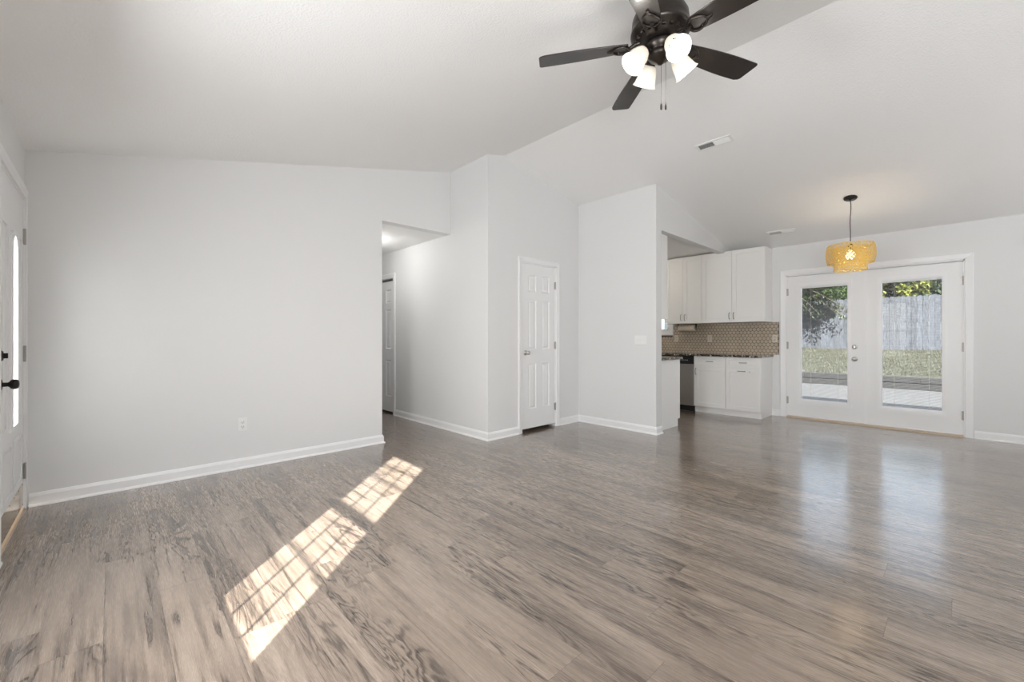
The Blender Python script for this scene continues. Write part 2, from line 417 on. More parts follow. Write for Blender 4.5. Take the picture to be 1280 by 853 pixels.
def copy_tree(o, parent=None):
    c = o.copy(); C.objects.link(c); c.parent = parent
    for ch in list(o.children): copy_tree(ch, c)
    return c

# ------------------------------------------------------------------ the room shell
a_, b_, e_, xc, yj, yk, xk, yA = 4.37, 7.207, .435, -3.64, 3.069, 4.716, -2.485, 2.159
yk2 = 4.851
XR = 2.6
YRG, ZRG, ZE, ZF = 3.312, 3.279, 2.438, 2.508
def cl(y): return ZE+(ZRG-ZE)*(y+e_)/(YRG+e_) if y < YRG else ZRG+(ZF-ZRG)*(y-YRG)/(b_-YRG)
T_ = .12; UP = .04     # wall thickness; how far walls run up into the ceiling
mb = MB(); mb.box(-8.2, XR+.12, -e_-.10, b_+.10, -.12, 0)
struct(mb.build('floor', M['floor']), 'grey brown oak plank floor running through the room', 'floor')
mb = MB()
mb.prism([(-e_-.12, cl(-e_-.12)), (YRG, ZRG), (YRG, ZRG+.12), (-e_-.12, cl(-e_-.12)+.12)], 0, -a_-.12, XR+.12)
mb.prism([(YRG, ZRG), (b_+.12, cl(b_+.12)), (b_+.12, cl(b_+.12)+.12), (YRG, ZRG+.12)], 0, -a_-.12, XR+.12)
struct(mb.build('ceiling', M['ceiling']), 'white textured vaulted ceiling over the living room', 'ceiling')
# left wall with the hall opening
ZOP = 2.455
mb = MB()
mb.box(-a_-T_, -a_, -e_-T_, -e_, 0, cl(-e_))
mb.prism([(-e_, 0), (yA, 0), (yA, cl(yA)+UP), (-e_, cl(-e_)+UP)], 0, -a_-T_, -a_)
mb.prism([(yA, ZOP), (yj, ZOP), (yj, cl(yj)+UP), (yA, cl(yA)+UP)], 0, -a_-T_, -a_)
struct(mb.build('wall_left', M['wall']), 'long white wall with the hallway opening', 'wall')
# hallway
mb = MB(); mb.box(-8.0, -a_-T_, yA-T_, yA, 0, 2.7)
struct(mb.build('wall_hall_near', M['wall']), 'near wall of the hallway', 'wall')
HD0, HD1, HDH = -6.56, -5.84, 2.075
mb = MB()
rects_wall(mb, -8.0, -4.5, 0, 2.7, [(HD0, HD1, 0, HDH)], lambda l, r, z0, z1: mb.box(l, r, yj, yj+T_, z0, z1))
mb.box(-4.5, xc, yj, yj+T_, 0, cl(yj)+UP)
struct(mb.build('wall_hall_far', M['wall']), 'bright white hallway wall ending at the closet corner', 'wall')
mb = MB(); mb.box(-8.12, -8.0, yA-T_, yj+T_, 0, 2.7)
struct(mb.build('wall_hall_end', M['wall']), 'end wall of the hallway', 'wall')
mb = MB(); mb.box(-8.1, -a_-T_, yA-T_, yj+T_, ZOP, ZOP+.08)
struct(mb.build('ceiling_hall', M['ceiling']), 'flat white ceiling of the hallway', 'ceiling')
# closet block
CD0, CD1, CDH = 3.600, 4.236, 2.085
mb = MB()
def put(l, r, z0, z1):
    mb.box(xc-T_, xc, l, r, z0, z1)
rects_wall(mb, yj+T_, yk, 0, 2.2, [(CD0, CD1, 0, CDH)], put)
mb.prism([(yj+T_, 2.2), (yk, 2.2), (yk, cl(yk)+UP), (YRG, ZRG+UP), (yj+T_, cl(yj+T_)+UP)], 0, xc-T_, xc)
struct(mb.build('wall_closet', M['wall']), 'shaded white wall holding the narrow closet door', 'wall')
mb = MB(); mb.box(-4.7, -4.6, yj+T_, yk, 0, 2.4); mb.box(-4.7, xc-T_, yj+T_, yk, 2.4, 2.45)
struct(mb.build('wall_closet_inside', M['wall']), 'inside of the closet behind its door', 'wall')
# wall between room and kitchen (short wall), then the gable header over the kitchen opening
KL = -5.6
mb = MB(); mb.prism([(yk, 0), (yk2, 0), (yk2, cl(yk2)+UP), (yk, cl(yk)+UP)], 0, KL-.12, xk)
struct(mb.build('wall_kitchen_front', M['wall']), 'short white wall between closet door and kitchen opening', 'wall')
ZK = 2.468
mb = MB(); mb.prism([(yk2, ZK), (b_, ZK), (b_, cl(b_)+UP), (yk2, cl(yk2)+UP)], 0, xk-.10, xk)
struct(mb.build('wall_kitchen_header', M['wall']), 'sloping white header above the kitchen opening', 'wall')
mb = MB(); mb.box(KL, xk-.10, yk2, b_, 2.515, 2.6)
struct(mb.build('ceiling_kitchen', M['ceiling']), 'flat kitchen ceiling behind the header', 'ceiling')
mb = MB(); mb.box(KL-.12, KL, yk2, b_+T_, 0, 2.7)
struct(mb.build('wall_kitchen_left', M['wall']), 'far side wall of the kitchen', 'wall')
# back wall: patio doors and kitchen window
FD0, FD1, FDH = -1.752, .046, 2.075
KW = (-4.45, -3.56, 1.30, 2.12)
mb = MB()
rects_wall(mb, KL-.12, XR+.12, 0, cl(b_)+UP, [(FD0, FD1, 0, FDH), KW], lambda l, r, z0, z1: mb.box(l, r, b_, b_+T_, z0, z1))
struct(mb.build('wall_back', M['wall']), 'white rear wall with the glazed patio doors', 'wall')
# front wall: entry door, sunny window, two invented blind-covered windows
ED0, ED1, EDH = -4.345, -3.435, 2.10
SY = -.46                                 # plane of the sunny window's sashes
def wx(xf, yf): return xf-SUNX*(yf-SY)
def wz(yf): return (yf-SY)*SUNK
gx0, gx1 = wx(-2.268, .357)+.0, wx(-1.709, .351)
W1 = (gx0-.05, gx1+.16, wz(.351)-.05, wz(2.0)+.2)
W2 = (.15, 1.45, .85, 2.15)
W5 = (-2.20, -1.60, .72, 2.08)
mb = MB()
rects_wall(mb, -a_, XR+.12, 0, cl(-e_)+.02, [(ED0, ED1, 0, EDH), W1, W2, W5], lambda l, r, z0, z1: mb.box(l, r, -e_-T_, -e_, z0, z1))
struct(mb.build('wall_front', M['wall']), 'white front wall holding the entry door', 'wall')
W3 = (4.05, 6.35, .6, 2.15)
mb = MB()
rects_wall(mb, -e_-T_, b_+T_, 0, 2.3, [W3], lambda l, r, z0, z1: mb.box(XR, XR+T_, l, r, z0, z1))
mb.prism([(-e_-T_, 2.3), (b_+T_, 2.3), (b_+T_, cl(b_)+UP), (YRG, ZRG+UP), (-e_-T_, cl(-e_))], 0, XR, XR+T_)
struct(mb.build('wall_right', M['wall']), 'white gable wall opposite the hallway', 'wall')
# roof over everything, with the rear eave that shades the patio edge
mb = MB()
def rl(y): return cl(y)+.13
mb.prism([(-e_-.30, rl(-e_-.30)), (YRG, ZRG+.13), (YRG, ZRG+.28), (-e_-.30, rl(-e_-.30)+.13)], 0, -8.6, XR+.5)
mb.prism([(YRG, ZRG+.13), (7.95, rl(7.95)), (7.95, 2.70), (YRG, ZRG+.28)], 0, -8.6, XR+.5)
struct(mb.build('roof', M['shingle']), 'shingled roof over the house with rear eave', 'roof')

# baseboards
def baseboard(name, p0, p1, nrm, label, ext=(0, 0)):   # ext: 1 outside mitre, -1 inside mitre
    p0 = Vector((p0[0], p0[1], 0)); p1 = Vector((p1[0], p1[1], 0)); n_ = Vector((nrm[0], nrm[1], 0)); d = (p1-p0).normalized()
    prof = [(0, 0), (.026, 0), (.026, .006), (.022, .014), (.014, .019), (.014, .070), (.010, .078), (.006, .088), (0, .092)]
    mb = MB(); k = len(prof)
    vs = [p0-d*u*ext[0]+n_*u+Vector((0, 0, z)) for u, z in prof]+[p1+d*u*ext[1]+n_*u+Vector((0, 0, z)) for u, z in prof]
    mb.add(vs, [(i, i+1, k+i+1, k+i) for i in range(k-1)]+[tuple(range(k)), tuple(range(2*k-1, k-1, -1))])
    return struct(mb.build(name, M['trim']), label, 'baseboard')
baseboard('baseboard_left', (-a_, -e_+.02), (-a_, yA), (1, 0), 'white baseboard along the long left wall', (0, 1))
baseboard('baseboard_opening', (-a_-T_, yA), (-a_, yA), (0, 1), 'baseboard return at the hallway opening', (0, 1))
baseboard('baseboard_hall', (HD1+.075, yj), (xc, yj), (0, -1), 'white baseboard along the bright hallway wall', (0, 1))
baseboard('baseboard_closet_near', (xc, yj), (xc, CD0-.062), (1, 0), 'short baseboard between the corner and the closet door', (1, 0))
baseboard('baseboard_closet_far', (xc, CD1+.062), (xc, yk), (1, 0), 'short baseboard right of the closet door', (0, -1))
baseboard('baseboard_kitchen_wall', (xc, yk), (xk, yk), (0, -1), 'white baseboard below the light switches', (-1, 1))
baseboard('baseboard_wall_end', (xk, yk), (xk, yk2), (1, 0), 'baseboard return on the wall end beside the kitchen', (1, 0))
baseboard('baseboard_back', (FD1+.075, b_), (XR, b_), (0, -1), 'white baseboard right of the patio doors')
baseboard('baseboard_back_corner', (-1.93, b_), (FD0-.075, b_), (0, -1), 'stub of baseboard between cabinet and patio doors')
baseboard('baseboard_front', (ED1+.075, -e_), (XR, -e_), (0, 1), 'baseboard along the front wall')
baseboard('baseboard_right', (XR, -e_), (XR, b_), (-1, 0), 'baseboard along the gable wall')

# casings: local frame faces -y
def casing(name, w_, h_, T, label, cw=.06, depth=T_, bottom=False):
    mb = MB(); casing_mb(mb, w_, h_, cw, T, bottom); jamb_mb(mb, w_, h_, depth, T, bottom)
    return struct(mb.build(name, M['trim'], fix=True), label, 'trim')
casing('trim_1', CD1-CD0, CDH, Tm(xc, CD0, 0, rz=PI/2), 'white casing around the closet door')
casing('trim_2', HD1-HD0, HDH, Tm(HD0, yj, 0), 'white casing around the hallway door')
casing('trim_3', FD1-FD0, FDH, Tm(FD0, b_, 0), 'white casing around the patio doors', .072)
casing('trim_4', ED1-ED0, EDH, Tm(ED1, -e_, 0, rz=PI), 'white casing around the entry door', .066)

# ------------------------------------------------------------------ doors
# closet door
w_, h_ = .612, 2.03
d = MB(); panel_slab(d, w_, h_, .035, six_panels(w_, h_), RAISED)
door1 = struct(d.build('door_1', M['door'], None, (xc-.008, CD0+.012, .042)), 'narrow white six panel closet door', 'door'); door1.rotation_euler.z = PI/2
knob(door1, (.062, 0, .935), M['nickel'])
for z in (.22, 1.02, 1.80): hinge(door1, (w_+.002, -.001, z), m=M['steel'])
# hallway door, a little narrower view, set back in its frame
w_, h_ = .694, 2.0
d = MB(); panel_slab(d, w_, h_, .035, six_panels(w_, h_), RAISED)
door2 = struct(d.build('door_2', M['door'], None, (HD0+.013, yj+.03, .03)), 'white panel door in the hallway', 'door')
knob(door2, (.06, 0, .93), M['nickel'])
mb = MB(); mb.box(HD0-.1, HD1+.1, yj+.6, yj+.65, 0, 2.4); mb.box(HD0-.1, HD0-.05, yj+T_, yj+.6, 0, 2.4); mb.box(HD1+.05, HD1+.1, yj+T_, yj+.6, 0, 2.4)
mb.box(HD0-.1, HD1+.1, yj+T_, yj+.6, 2.4, 2.43)
struct(mb.build('wall_bedroom', M['wall']), 'wall of the room behind the hallway door', 'wall')

# patio doors
def rounded(x0, x1, z0, z1, r, n=5):
    out = []
    for cx_, cz_, a0 in ((x1-r, z1-r, 0), (x0+r, z1-r, PI/2), (x0+r, z0+r, PI), (x1-r, z0+r, 1.5*PI)):
        for i in range(n+1):
            t = a0+i*PI/2/n; out.append((cx_+r*math.cos(t), cz_+r*math.sin(t)))
    return out
def ring_prism(mb, outer, inner, y0, y1, T=None):
    n_ = len(outer); P = [(p[0], y0, p[1]) for p in outer]+[(p[0], y0, p[1]) for p in inner]+[(p[0], y1, p[1]) for p in outer]+[(p[0], y1, p[1]) for p in inner]
    F = []
    for i in range(n_):
        j = (i+1) % n_
        F += [(i, j, n_+j, n_+i), (2*n_+i, 3*n_+i, 3*n_+j, 2*n_+j), (i, 2*n_+i, 2*n_+j, j), (n_+i, n_+j, 3*n_+j, 3*n_+i)]
    mb.add(P, F, T)
def patio_door(name, x0, x1, g, label, hinge_side):
    # g = glass opening in world x/z
    w_, h_ = x1-x0, 2.02; z0 = .03
    gx0_, gx1_, gz0, gz1 = g[0]-x0, g[1]-x0, g[2]-z0, g[3]-z0
    d = MB()
    d.box(0, gx0_, 0, .044, 0, h_); d.box(gx1_, w_, 0, .044, 0, h_); d.box(gx0_, gx1_, 0, .044, 0, gz0); d.box(gx0_, gx1_, 0, .044, gz1, h_)
    o = struct(d.build(name, M['door'], None, (x0, b_+.012, z0)), label, 'door')
    f = MB(); ou = rounded(gx0_-.045, gx1_+.045, gz0-.055, gz1+.055, .004); inn = rounded(gx0_+.002, gx1_-.002, gz0+.002, gz1-.002, .012)
    mid = rounded(gx0_-.012, gx1_+.012, gz0-.014, gz1+.014, .012)
    ring_prism(f, ou, mid, -.012, .004); ring_prism(f, mid, inn, -.004, .012)
    ring_prism(f, ou, inn, .036, .056)
    f.build('glass_frame', M['trim'], o)
    p = MB(); p.box(gx0_-.002, gx1_+.002, .030, .034, gz0-.002, gz1+.002); p.build('pane', M['glass'], o)
    # open horizontal blind sealed in the glass: slats, two ladder cords
    s_ = MB(); z = gz0+.02
    while z < gz1-.03:
        s_.box(gx0_+.006, gx1_-.006, .0155, .0265, z, z+.0005); z += .0135
    s_.box(gx0_+.004, gx1_-.004, .014, .028, gz1-.022, gz1-.004)
    s_.box(gx0_+.004, gx1_-.004, .014, .028, gz0+.003, gz0+.012)
    bl = s_.build('blind', M['blind'], o)
    for k in (.22, .80):
        t = MB(); xx = gx0_+(gx1_-gx0_)*k; t.box(xx-.0012, xx+.0012, .012, .0135, gz0+.005, gz1-.005); t.build('ladder_cord', M['steel'], bl)
    hx = 0 if hinge_side < 0 else w_
    for hz in (.22, 1.02, 1.80): hinge(o, (hx, -.002, hz), m=M['steel'], h=.10)
    return o
pd1 = patio_door('door_3', -1.739, -.858, (-1.567, -1.035, .268, 1.893), 'patio door with lever side latch under the hanging lamp', -1)
pd1['label'] = 'glazed patio door carrying the round knob and deadbolt'
knob(pd1, (-.962+1.739, 0, .847), M['nickel'], r=.027); deadbolt(pd1, (-.962+1.739, 0, 1.008), M['nickel'])
pd2 = patio_door('door_4', -.852, .033, (-.687, -.141, .268, 1.888), 'glazed patio door without a knob, beside the bare wall', 1)
ast = MB(); ast.box(-.012, .012, -.008, .0, 0, 2.02); ast.build('astragal', M['trim'], pd2)
mb = MB(); mb.prism([(b_-.035, 0), (b_-.03, .014), (b_+.10, .022), (b_+.10, 0)], 0, FD0+.012, FD1-.012)
struct(mb.build('trim_5', M['sill']), 'tan threshold below the patio doors', 'threshold')

# entry door: local frame, rotated 180 so that it faces +y; local x runs to world -x
w_, h_ = ED1-ED0-.03, 2.07
def ox(xw): return (ED1-.015)-xw
gl, gr = ox(-3.785), ox(-3.985)
gmid = (gl+gr)/2
gl, gr = w_/2-.085, w_/2+.085
gmid = w_/2
gz0, gzs, gz1 = .60, 1.62, 1.74
def arch(off=0, n=8):
    pts = [(gl-off, gz0-off), (gr+off, gz0-off), (gr+off, gzs)]
    for i in range(1, 2*n):
        t = i/(2*n)*PI; hw = (gr-gl)/2+off
        pts.append((gmid+hw*math.cos(t), gzs+(gz1-gzs+off)*math.sin(t)))
    pts.append((gl-off, gzs)); return pts
d = MB()
A0 = arch(0)
# front and back faces round the arched opening, built as strips to the outer rectangle
def to_rect(p):
    x, z = p
    return (0 if x < gmid-1e-6 else w_, z)
lx = gl; rx_ = gr
for y in (0, .044):
    d.add([(0, y, 0), (w_, y, 0), (w_, y, gz0), (0, y, gz0)], [(0, 1, 2, 3)])
    d.add([(0, y, gz0), (gl, y, gz0), (gl, y, gzs), (0, y, gzs)], [(0, 1, 2, 3)])
    d.add([(gr, y, gz0), (w_, y, gz0), (w_, y, gzs), (gr, y, gzs)], [(0, 1, 2, 3)])
    top = [(p[0], y, p[1]) for p in A0[2:]]           # right spring .. left spring
    tp = [(w_, y, gzs)]+[(w_-(w_)*i/(len(top)-1), y, gz1+.06) for i in range(len(top))]+[(0, y, gzs)]
    n_ = len(top); up = [(w_-(w_)*i/(n_-1), y, gz1+.06) for i in range(n_)]
    d.add(top+up, [(i, i+1, n_+i+1, n_+i) for i in range(n_-1)])
    d.add([top[0], (w_, y, gzs), up[0]], [(0, 1, 2)]); d.add([top[-1], (0, y, gzs), up[-1]], [(0, 1, 2)])
    d.add([(0, y, gz1+.06), (w_, y, gz1+.06), (w_, y, h_), (0, y, h_)], [(0, 1, 2, 3)])
n_ = len(A0); d.add([(p[0], 0, p[1]) for p in A0]+[(p[0], .044, p[1]) for p in A0], [(i, (i+1) % n_, n_+(i+1) % n_, n_+i) for i in range(n_)])
d.add([(0, 0, 0), (w_, 0, 0), (w_, 0, h_), (0, 0, h_), (0, .044, 0), (w_, .044, 0), (w_, .044, h_), (0, .044, h_)], [(0, 4, 5, 1), (1, 5, 6, 2), (2, 6, 7, 3), (3, 7, 4, 0)])
door5 = struct(d.build('door_5', M['door'], None, (ED1-.015, -e_-.004, .03), fix=False), 'white entry door with a slim arched glass and dark knob', 'door')
door5.rotation_euler.z = PI
f = MB()
ring_prism(f, arch(.028), arch(0), -.012, .0); ring_prism(f, arch(.012), arch(-.004), -.017, .0)
f.build('glass_frame', M['trim'], door5)
p = MB(); A1 = arch(.002); p.add([(q[0], .02, q[1]) for q in A1]+[(q[0], .026, q[1]) for q in A1], [tuple(range(n_)), tuple(range(2*n_-1, n_-1, -1))]+[(i, (i+1) % n_, n_+(i+1) % n_, n_+i) for i in range(n_)])
p.build('pane', M['frost'], door5)
f = MB()
for (x0, x1, z0, z1) in ((.11, w_/2-.04, .20, .50), (w_/2+.04, w_-.11, .20, .50), (.10, .245, .60, 1.78), (w_-.245, w_-.10, .60, 1.78)):
    ring_prism(f, rounded(x0, x1, z0, z1, .003, 1), rounded(x0+.014, x1-.014, z0+.014, z1-.014, .003, 1), -.007, 0)
    f.box(x0+.032, x1-.032, -.005, 0, z0+.032, z1-.032)
f.build('raised_panel', M['door'], door5, bevel=.002)
k_ = MB(); k_.box(.012, w_-.012, -.0015, .0, .004, .155)
kp = k_.build('kick_plate', M['brass'], door5); kp['label'] = 'polished brass kick plate'
sc = MB()
for i in range(6):
    for z in (.014, .145): sc.lathe([(.0, .002), (.0026, .0012), (.003, 0)], Tm(.03+i*(w_-.06)/5, -.0015, z, rx=PI/2), 8)
sc.build('screw', M['dark'], kp)
knob(door5, (.065, 0, .875), M['blackmetal'], r=.028); deadbolt(door5, (.065, 0, 1.03), M['blackmetal'])
for hz in (.23, 1.02, 1.81): hinge(door5, (w_+.004, -.002, hz), m=M['steel'], h=.10, leaf=.02)
mb = MB(); mb.prism([(-e_+.006, 0), (-e_+.001, .013), (-e_-.10, .024), (-e_-.10, 0)], 0, ED0+.012, ED1-.012)
struct(mb.build('trim_6', M['sill']), 'tan threshold below the entry door', 'threshold')
mb = MB(); mb.box(-7, 3, -4, -e_-T_, -.20, -.10)
struct(mb.build('ground_front', M['concrete']), 'concrete walk outside the entry door', 'ground')

# ------------------------------------------------------------------ windows
def sash_window():
    z0, z1, z2, z3 = wz(.351), wz(1.100), wz(1.180), wz(2.0)
    x0, x1 = gx0, gx1
    y0, y1 = SY-.012, SY+.012
    mb = MB()
    def fr(x0, x1, z0, z1, X0, X1, Z0, Z1):
        mb.box(X0, x0, y0, y1, Z0, Z1); mb.box(x1, X1, y0, y1, Z0, Z1); mb.box(x0, x1, y0, y1, Z0, z0); mb.box(x0, x1, y0, y1, z1, Z1)
        for k in (1, 2):
            xm = x0+(x1-x0)*k/3; mb.box(xm-.0052, xm+.0052, SY-.005, SY+.005, z0, z1)
        zm = (z0+z1)/2; mb.box(x0, x1, SY-.005, SY+.005, zm-.008, zm+.008)
    fr(x0, x1, z0, z1, W1[0], W1[1], W1[2], (z1+z2)/2); fr(x0, x1, z2, z3, W1[0], W1[1], (z1+z2)/2, W1[3])
    o = struct(mb.build('window_1', M['trim']), 'sunny sash window in the front wall', 'window')
    g = MB(); g.box(x0, x1, SY-.002, SY+.001, z0, z1); g.box(x0, x1, SY-.002, SY+.001, z2, z3); g.build('pane', M['glass'], o)
sash_window()
def added_blind_window(name, T, w_, z0, z1, label):  # invented window out of view; its closed blind backs a fill light
    mb = MB(); casing_mb(mb, w_, z1-z0, .06, T @ Tm(z=z0), True); jamb_mb(mb, w_, z1-z0, T_, T @ Tm(z=z0), True)
    o = struct(mb.build(name, M['trim']), label, 'window')
    g = MB(); g.box(.0, w_, .09, .094, z0, z1, T); g.build('pane', M['glass'], o)
    s_ = MB(); z = z0+.01
    while z < z1-.01:
        s_.add([(.01, .066, z), (w_-.01, .066, z), (w_-.01, .074, z+.052), (.01, .074, z+.052)], [(0, 1, 2, 3)], T); z += .048
    s_.box(.005, w_-.005, .076, .079, z0, z1, T)
    s_.build('blind', M['blind'], o)
added_blind_window('added_window_2', Tm(W2[1], -e_, 0, rz=PI), W2[1]-W2[0], W2[2], W2[3], 'invented front window with its blind closed behind a fill light')
added_blind_window('added_window_5', Tm(W5[1], -e_, 0, rz=PI), W5[1]-W5[0], W5[2], W5[3], 'invented twin of the sunny window, blind closed behind a fill light')
added_blind_window('added_window_3', Tm(XR, W3[1], 0, rz=-PI/2), W3[1]-W3[0], W3[2], W3[3], 'invented wide gable window with its blind closed behind a fill light')
mb = MB(); Tk = Tm(KW[0], b_, KW[2]); casing_mb(mb, KW[1]-KW[0], KW[3]-KW[2], .09, Tk, True, .016); jamb_mb(mb, KW[1]-KW[0], KW[3]-KW[2], T_, Tk, True, .02)
mb.box(KW[0], KW[1], b_+.05, b_+.07, 1.70, 1.73)
kwn = struct(mb.build('window_4', M['trim']), 'small kitchen window beside the wall cabinets', 'window')
mb = MB(); mb.box(KW[0], KW[1], b_+.055, b_+.06, KW[2], KW[3]); mb.build('pane', M['glass'], kwn)

# ------------------------------------------------------------------ kitchen
def pull(parent, loc, vertical=True, n=.096):
    mb = MB(); h = n/2
    pts = [(0, 0, -h), (0, -.016, -h+.004), (0, -.026, -h+.018), (0, -.028, 0), (0, -.026, h-.018), (0, -.016, h-.004), (0, 0, h)]
    if not vertical: pts = [(p[2], p[1], p[0]) for p in pts]
    mb.tube(pts, [.006, .005, .0045, .005, .0045, .005, .006], 8)
    return mb.build('handle', M['pull'], parent, loc)
def shaker(parent, name, x0, x1, z0, z1, y, rail=.062):
    d = MB(); w_, h_ = x1-x0, z1-z0; r_ = min(rail, h_*.28)
    panel_slab(d, w_, h_, .019, [(rail, w_-rail, r_, h_-r_)], SHAKER)
    return d.build(name, M['cab'], parent, (x0, y, z0), bevel=.0015)
UY = 6.857; UZ0, UZ1 = 1.398, 2.493
def upper(x0, x1, label):
    o = thing('wall_cabinet', (x0, UY, UZ0), label, 'cabinet', group='upper cabinets above the tiled splashback')
    mb = MB(); mb.box(.0005, x1-x0-.0005, .021, b_-UY-.001, 0, UZ1-UZ0); mb.build('body', M['cab'], o, bevel=.001)
    w_ = x1-x0; m_ = w_/2
    for l, r in ((.002, m_-.0015), (m_+.0015, w_-.002)):
        dd = shaker(o, 'door', l, r, .003, UZ1-UZ0-.003, 0)
        pull(dd, ((r-l)-.03 if l < .01 else .03, 0, .095))
    return o
upper(-3.440, -2.834, 'narrower white wall cabinet above the paper towel roll')
upper(-2.834, -1.930, 'wide white wall cabinet with a plain side, nearest the patio doors')
# cabinet hung on the kitchen side of the short wall, seen from its end
o = thing('wall_cabinet', (-3.4, yk2+.001, UZ0), 'white wall cabinet seen end-on just inside the kitchen opening', 'cabinet')
mb = MB(); mb.box(0, .828, 0, .31, 0, UZ1-UZ0); mb.build('body', M['cab'], o)
for l, r in ((.002, .412), (.416, .826)):
    d = MB(); panel_slab(d, r-l, UZ1-UZ0-.006, .019, [(.062, r-l-.062, .062, UZ1-UZ0-.068)], SHAKER)
    q = d.build('door', M['cab'], o, (r, .329, .003)); q.rotation_euler.z = PI
    pull(q, (.03 if l > .1 else r-l-.03, 0, .095))
BY = 6.659; BZ1 = .877
def base(x0, x1, label, kind):
    o = thing('base_cabinet', (x0, BY, 0), label, 'cabinet', group='base cabinets under the long worktop')
    w_ = x1-x0
    mb = MB(); mb.box(.0005, w_-.0005, .020, b_-BY-.001, .09, BZ1); mb.build('body', M['cab'], o, bevel=.001)
    mb = MB(); mb.box(.0005, w_-.0005, .045 if kind else .012, b_-BY-.001, 0, .0895); mb.build('plinth', M['cab'], o)
    dr = shaker(o, 'drawer', .003, w_-.003, .722, BZ1-.006, 0, .045); pull(dr, (w_/2, 0, (BZ1-.728)/2), False)
    dd = shaker(o, 'door', .003, w_-.003, .095, .716, 0, .06)
    if kind == 'swing': pull(dd, (.03, 0, .54))
    else:
        pull(dd, (w_*.46, 0, .578), False); t = MB(); t.box(w_*.68, w_*.71, -.006, .0, .565, .582); t.build('catch', M['nickel'], dd)
    return o
base(-2.872, -2.398, 'white base cabinet between the dishwasher and the end unit', 'swing')
base(-2.398, -1.930, 'white end base cabinet with a pull across its door top', 'pull')
base(-4.50, -3.48, 'white sink base cabinet hidden behind the peninsula', 'swing')
o = thing('dishwasher', (-3.478, BY, 0), 'stainless dishwasher with black control panel beside the white base cabinets', 'dishwasher')
mb = MB(); mb.box(.003, .603, .022, .54, .09, .874); mb.build('body', M['blackgloss'], o)
mb = MB(); mb.box(.004, .602, 0, .022, .085, .745); mb.build('door', M['steel'], o, bevel=.003)
mb = MB(); mb.box(.004, .602, -.004, .022, .748, .870); cp = mb.build('control_panel', M['blackgloss'], o, bevel=.003)
mb = MB()
for i in range(6):
    mb = MB(); mb.box(.32+i*.035, .335+i*.035, -.0055, -.0035, .80, .812); mb.build('button', M['nickel'], cp)
mb = MB(); mb.box(.004, .602, .035, .06, 0, .083); mb.build('toe_kick', M['blackgloss'], o)
mb = MB(); mb.box(KL+.002, -1.912, 6.632, b_-.001, BZ1+.0005, .909)
tag(mb.build('countertop', M['granite'], bevel=.003), 'dark speckled granite worktop running below the tiled splashback', 'countertop')
# peninsula behind the short wall
PX = -2.548
o = thing('base_cabinet', (PX, yk2, 0), 'white cabinet end panel standing against the kitchen wall end', 'cabinet')
mb = MB(); mb.prism([(.001, .0), (.565, .0), (.565, .095), (.625, .095), (.625, BZ1), (.001, BZ1)], 0, -.018, 0); mb.build('end_panel', M['cab'], o)
mb = MB(); mb.box(-2.2, -.0185, .001, .605, .095, BZ1); mb.build('body', M['cab'], o)
mb = MB(); mb.box(-2.2, -.0185, .001, .56, 0, .0945); mb.build('plinth', M['cab'], o)
for l, r in ((-2.19, -1.47), (-1.465, -.745), (-.74, -.02)):
    d = MB(); panel_slab(d, r-l, .76, .019, [(.062, r-l-.062, .062, .70)], SHAKER); q = d.build('door', M['cab'], o, (r, .6245, .105)); q.rotation_euler.z = PI; pull(q, (.04, 0, .62))
mb = MB(); mb.box(PX-2.3, PX+.028, yk2+.001, yk2+.655, BZ1+.0005, .909)
tag(mb.build('countertop', M['granite'], bevel=.003), 'short granite worktop over the cabinet end panel', 'countertop')
# splashback of hexagon tiles (pointy top), 5 cm across
SX0, SX1, SZ0, SZ1 = -3.466, -1.840, .9095, 1.397
o = thing('splashback', (0, b_, 0), 'beige hexagon tile splashback with dark grout below the wall cabinets', 'splashback')
mb = MB(); mb.box(KL+.01, SX1, -.006, -.0005, SZ0, 1.205); mb.box(SX0+.002, SX1, -.006, -.0005, 1.205, SZ1); mb.build('grout', M['grout'], o)
mb = MB(); wd = .0535; R_ = wd/math.sqrt(3); rr = (wd-.006)/math.sqrt(3); row = 0; z = SZ0+.01
def clip(poly, ax, lim, keep_less):
    out = []
    for i in range(len(poly)):
        p, q = poly[i], poly[(i+1) % len(poly)]
        ip = (p[ax] <= lim) == keep_less; iq = (q[ax] <= lim) == keep_less
        if ip: out.append(p)
        if ip != iq:
            t = (lim-p[ax])/(q[ax]-p[ax]); out.append(tuple(p[k]+(q[k]-p[k])*t for k in (0, 1)))
    return out
while z < SZ1+R_:
    x = SX1-.01-(wd/2 if row % 2 else 0)
    while x > -4.6:
        if not (x < SX0+.01 and z > 1.18):
            poly = [(x+rr*math.cos(PI/6+k*PI/3), z+rr*math.sin(PI/6+k*PI/3)) for k in range(6)]
            for ax, lim, kl in ((0, SX1-.003, True), (1, SZ1-.002, True), (1, SZ0+.001, False)):
                if poly: poly = clip(poly, ax, lim, kl)
            if x < SX0+.05 and z > 1.15 and poly: poly = clip(poly, 0, SX0+.003, False) if x > SX0-.02 and z > 1.20 else clip(poly, 1, 1.203, True) if x < SX0 else poly
            if len(poly) > 2: mb.prism(poly, 1, -.0095, -.0055)
        x -= wd
    z += R_*1.5; row += 1
mb.build('tiles', M['tile'], o, bevel=.0008)
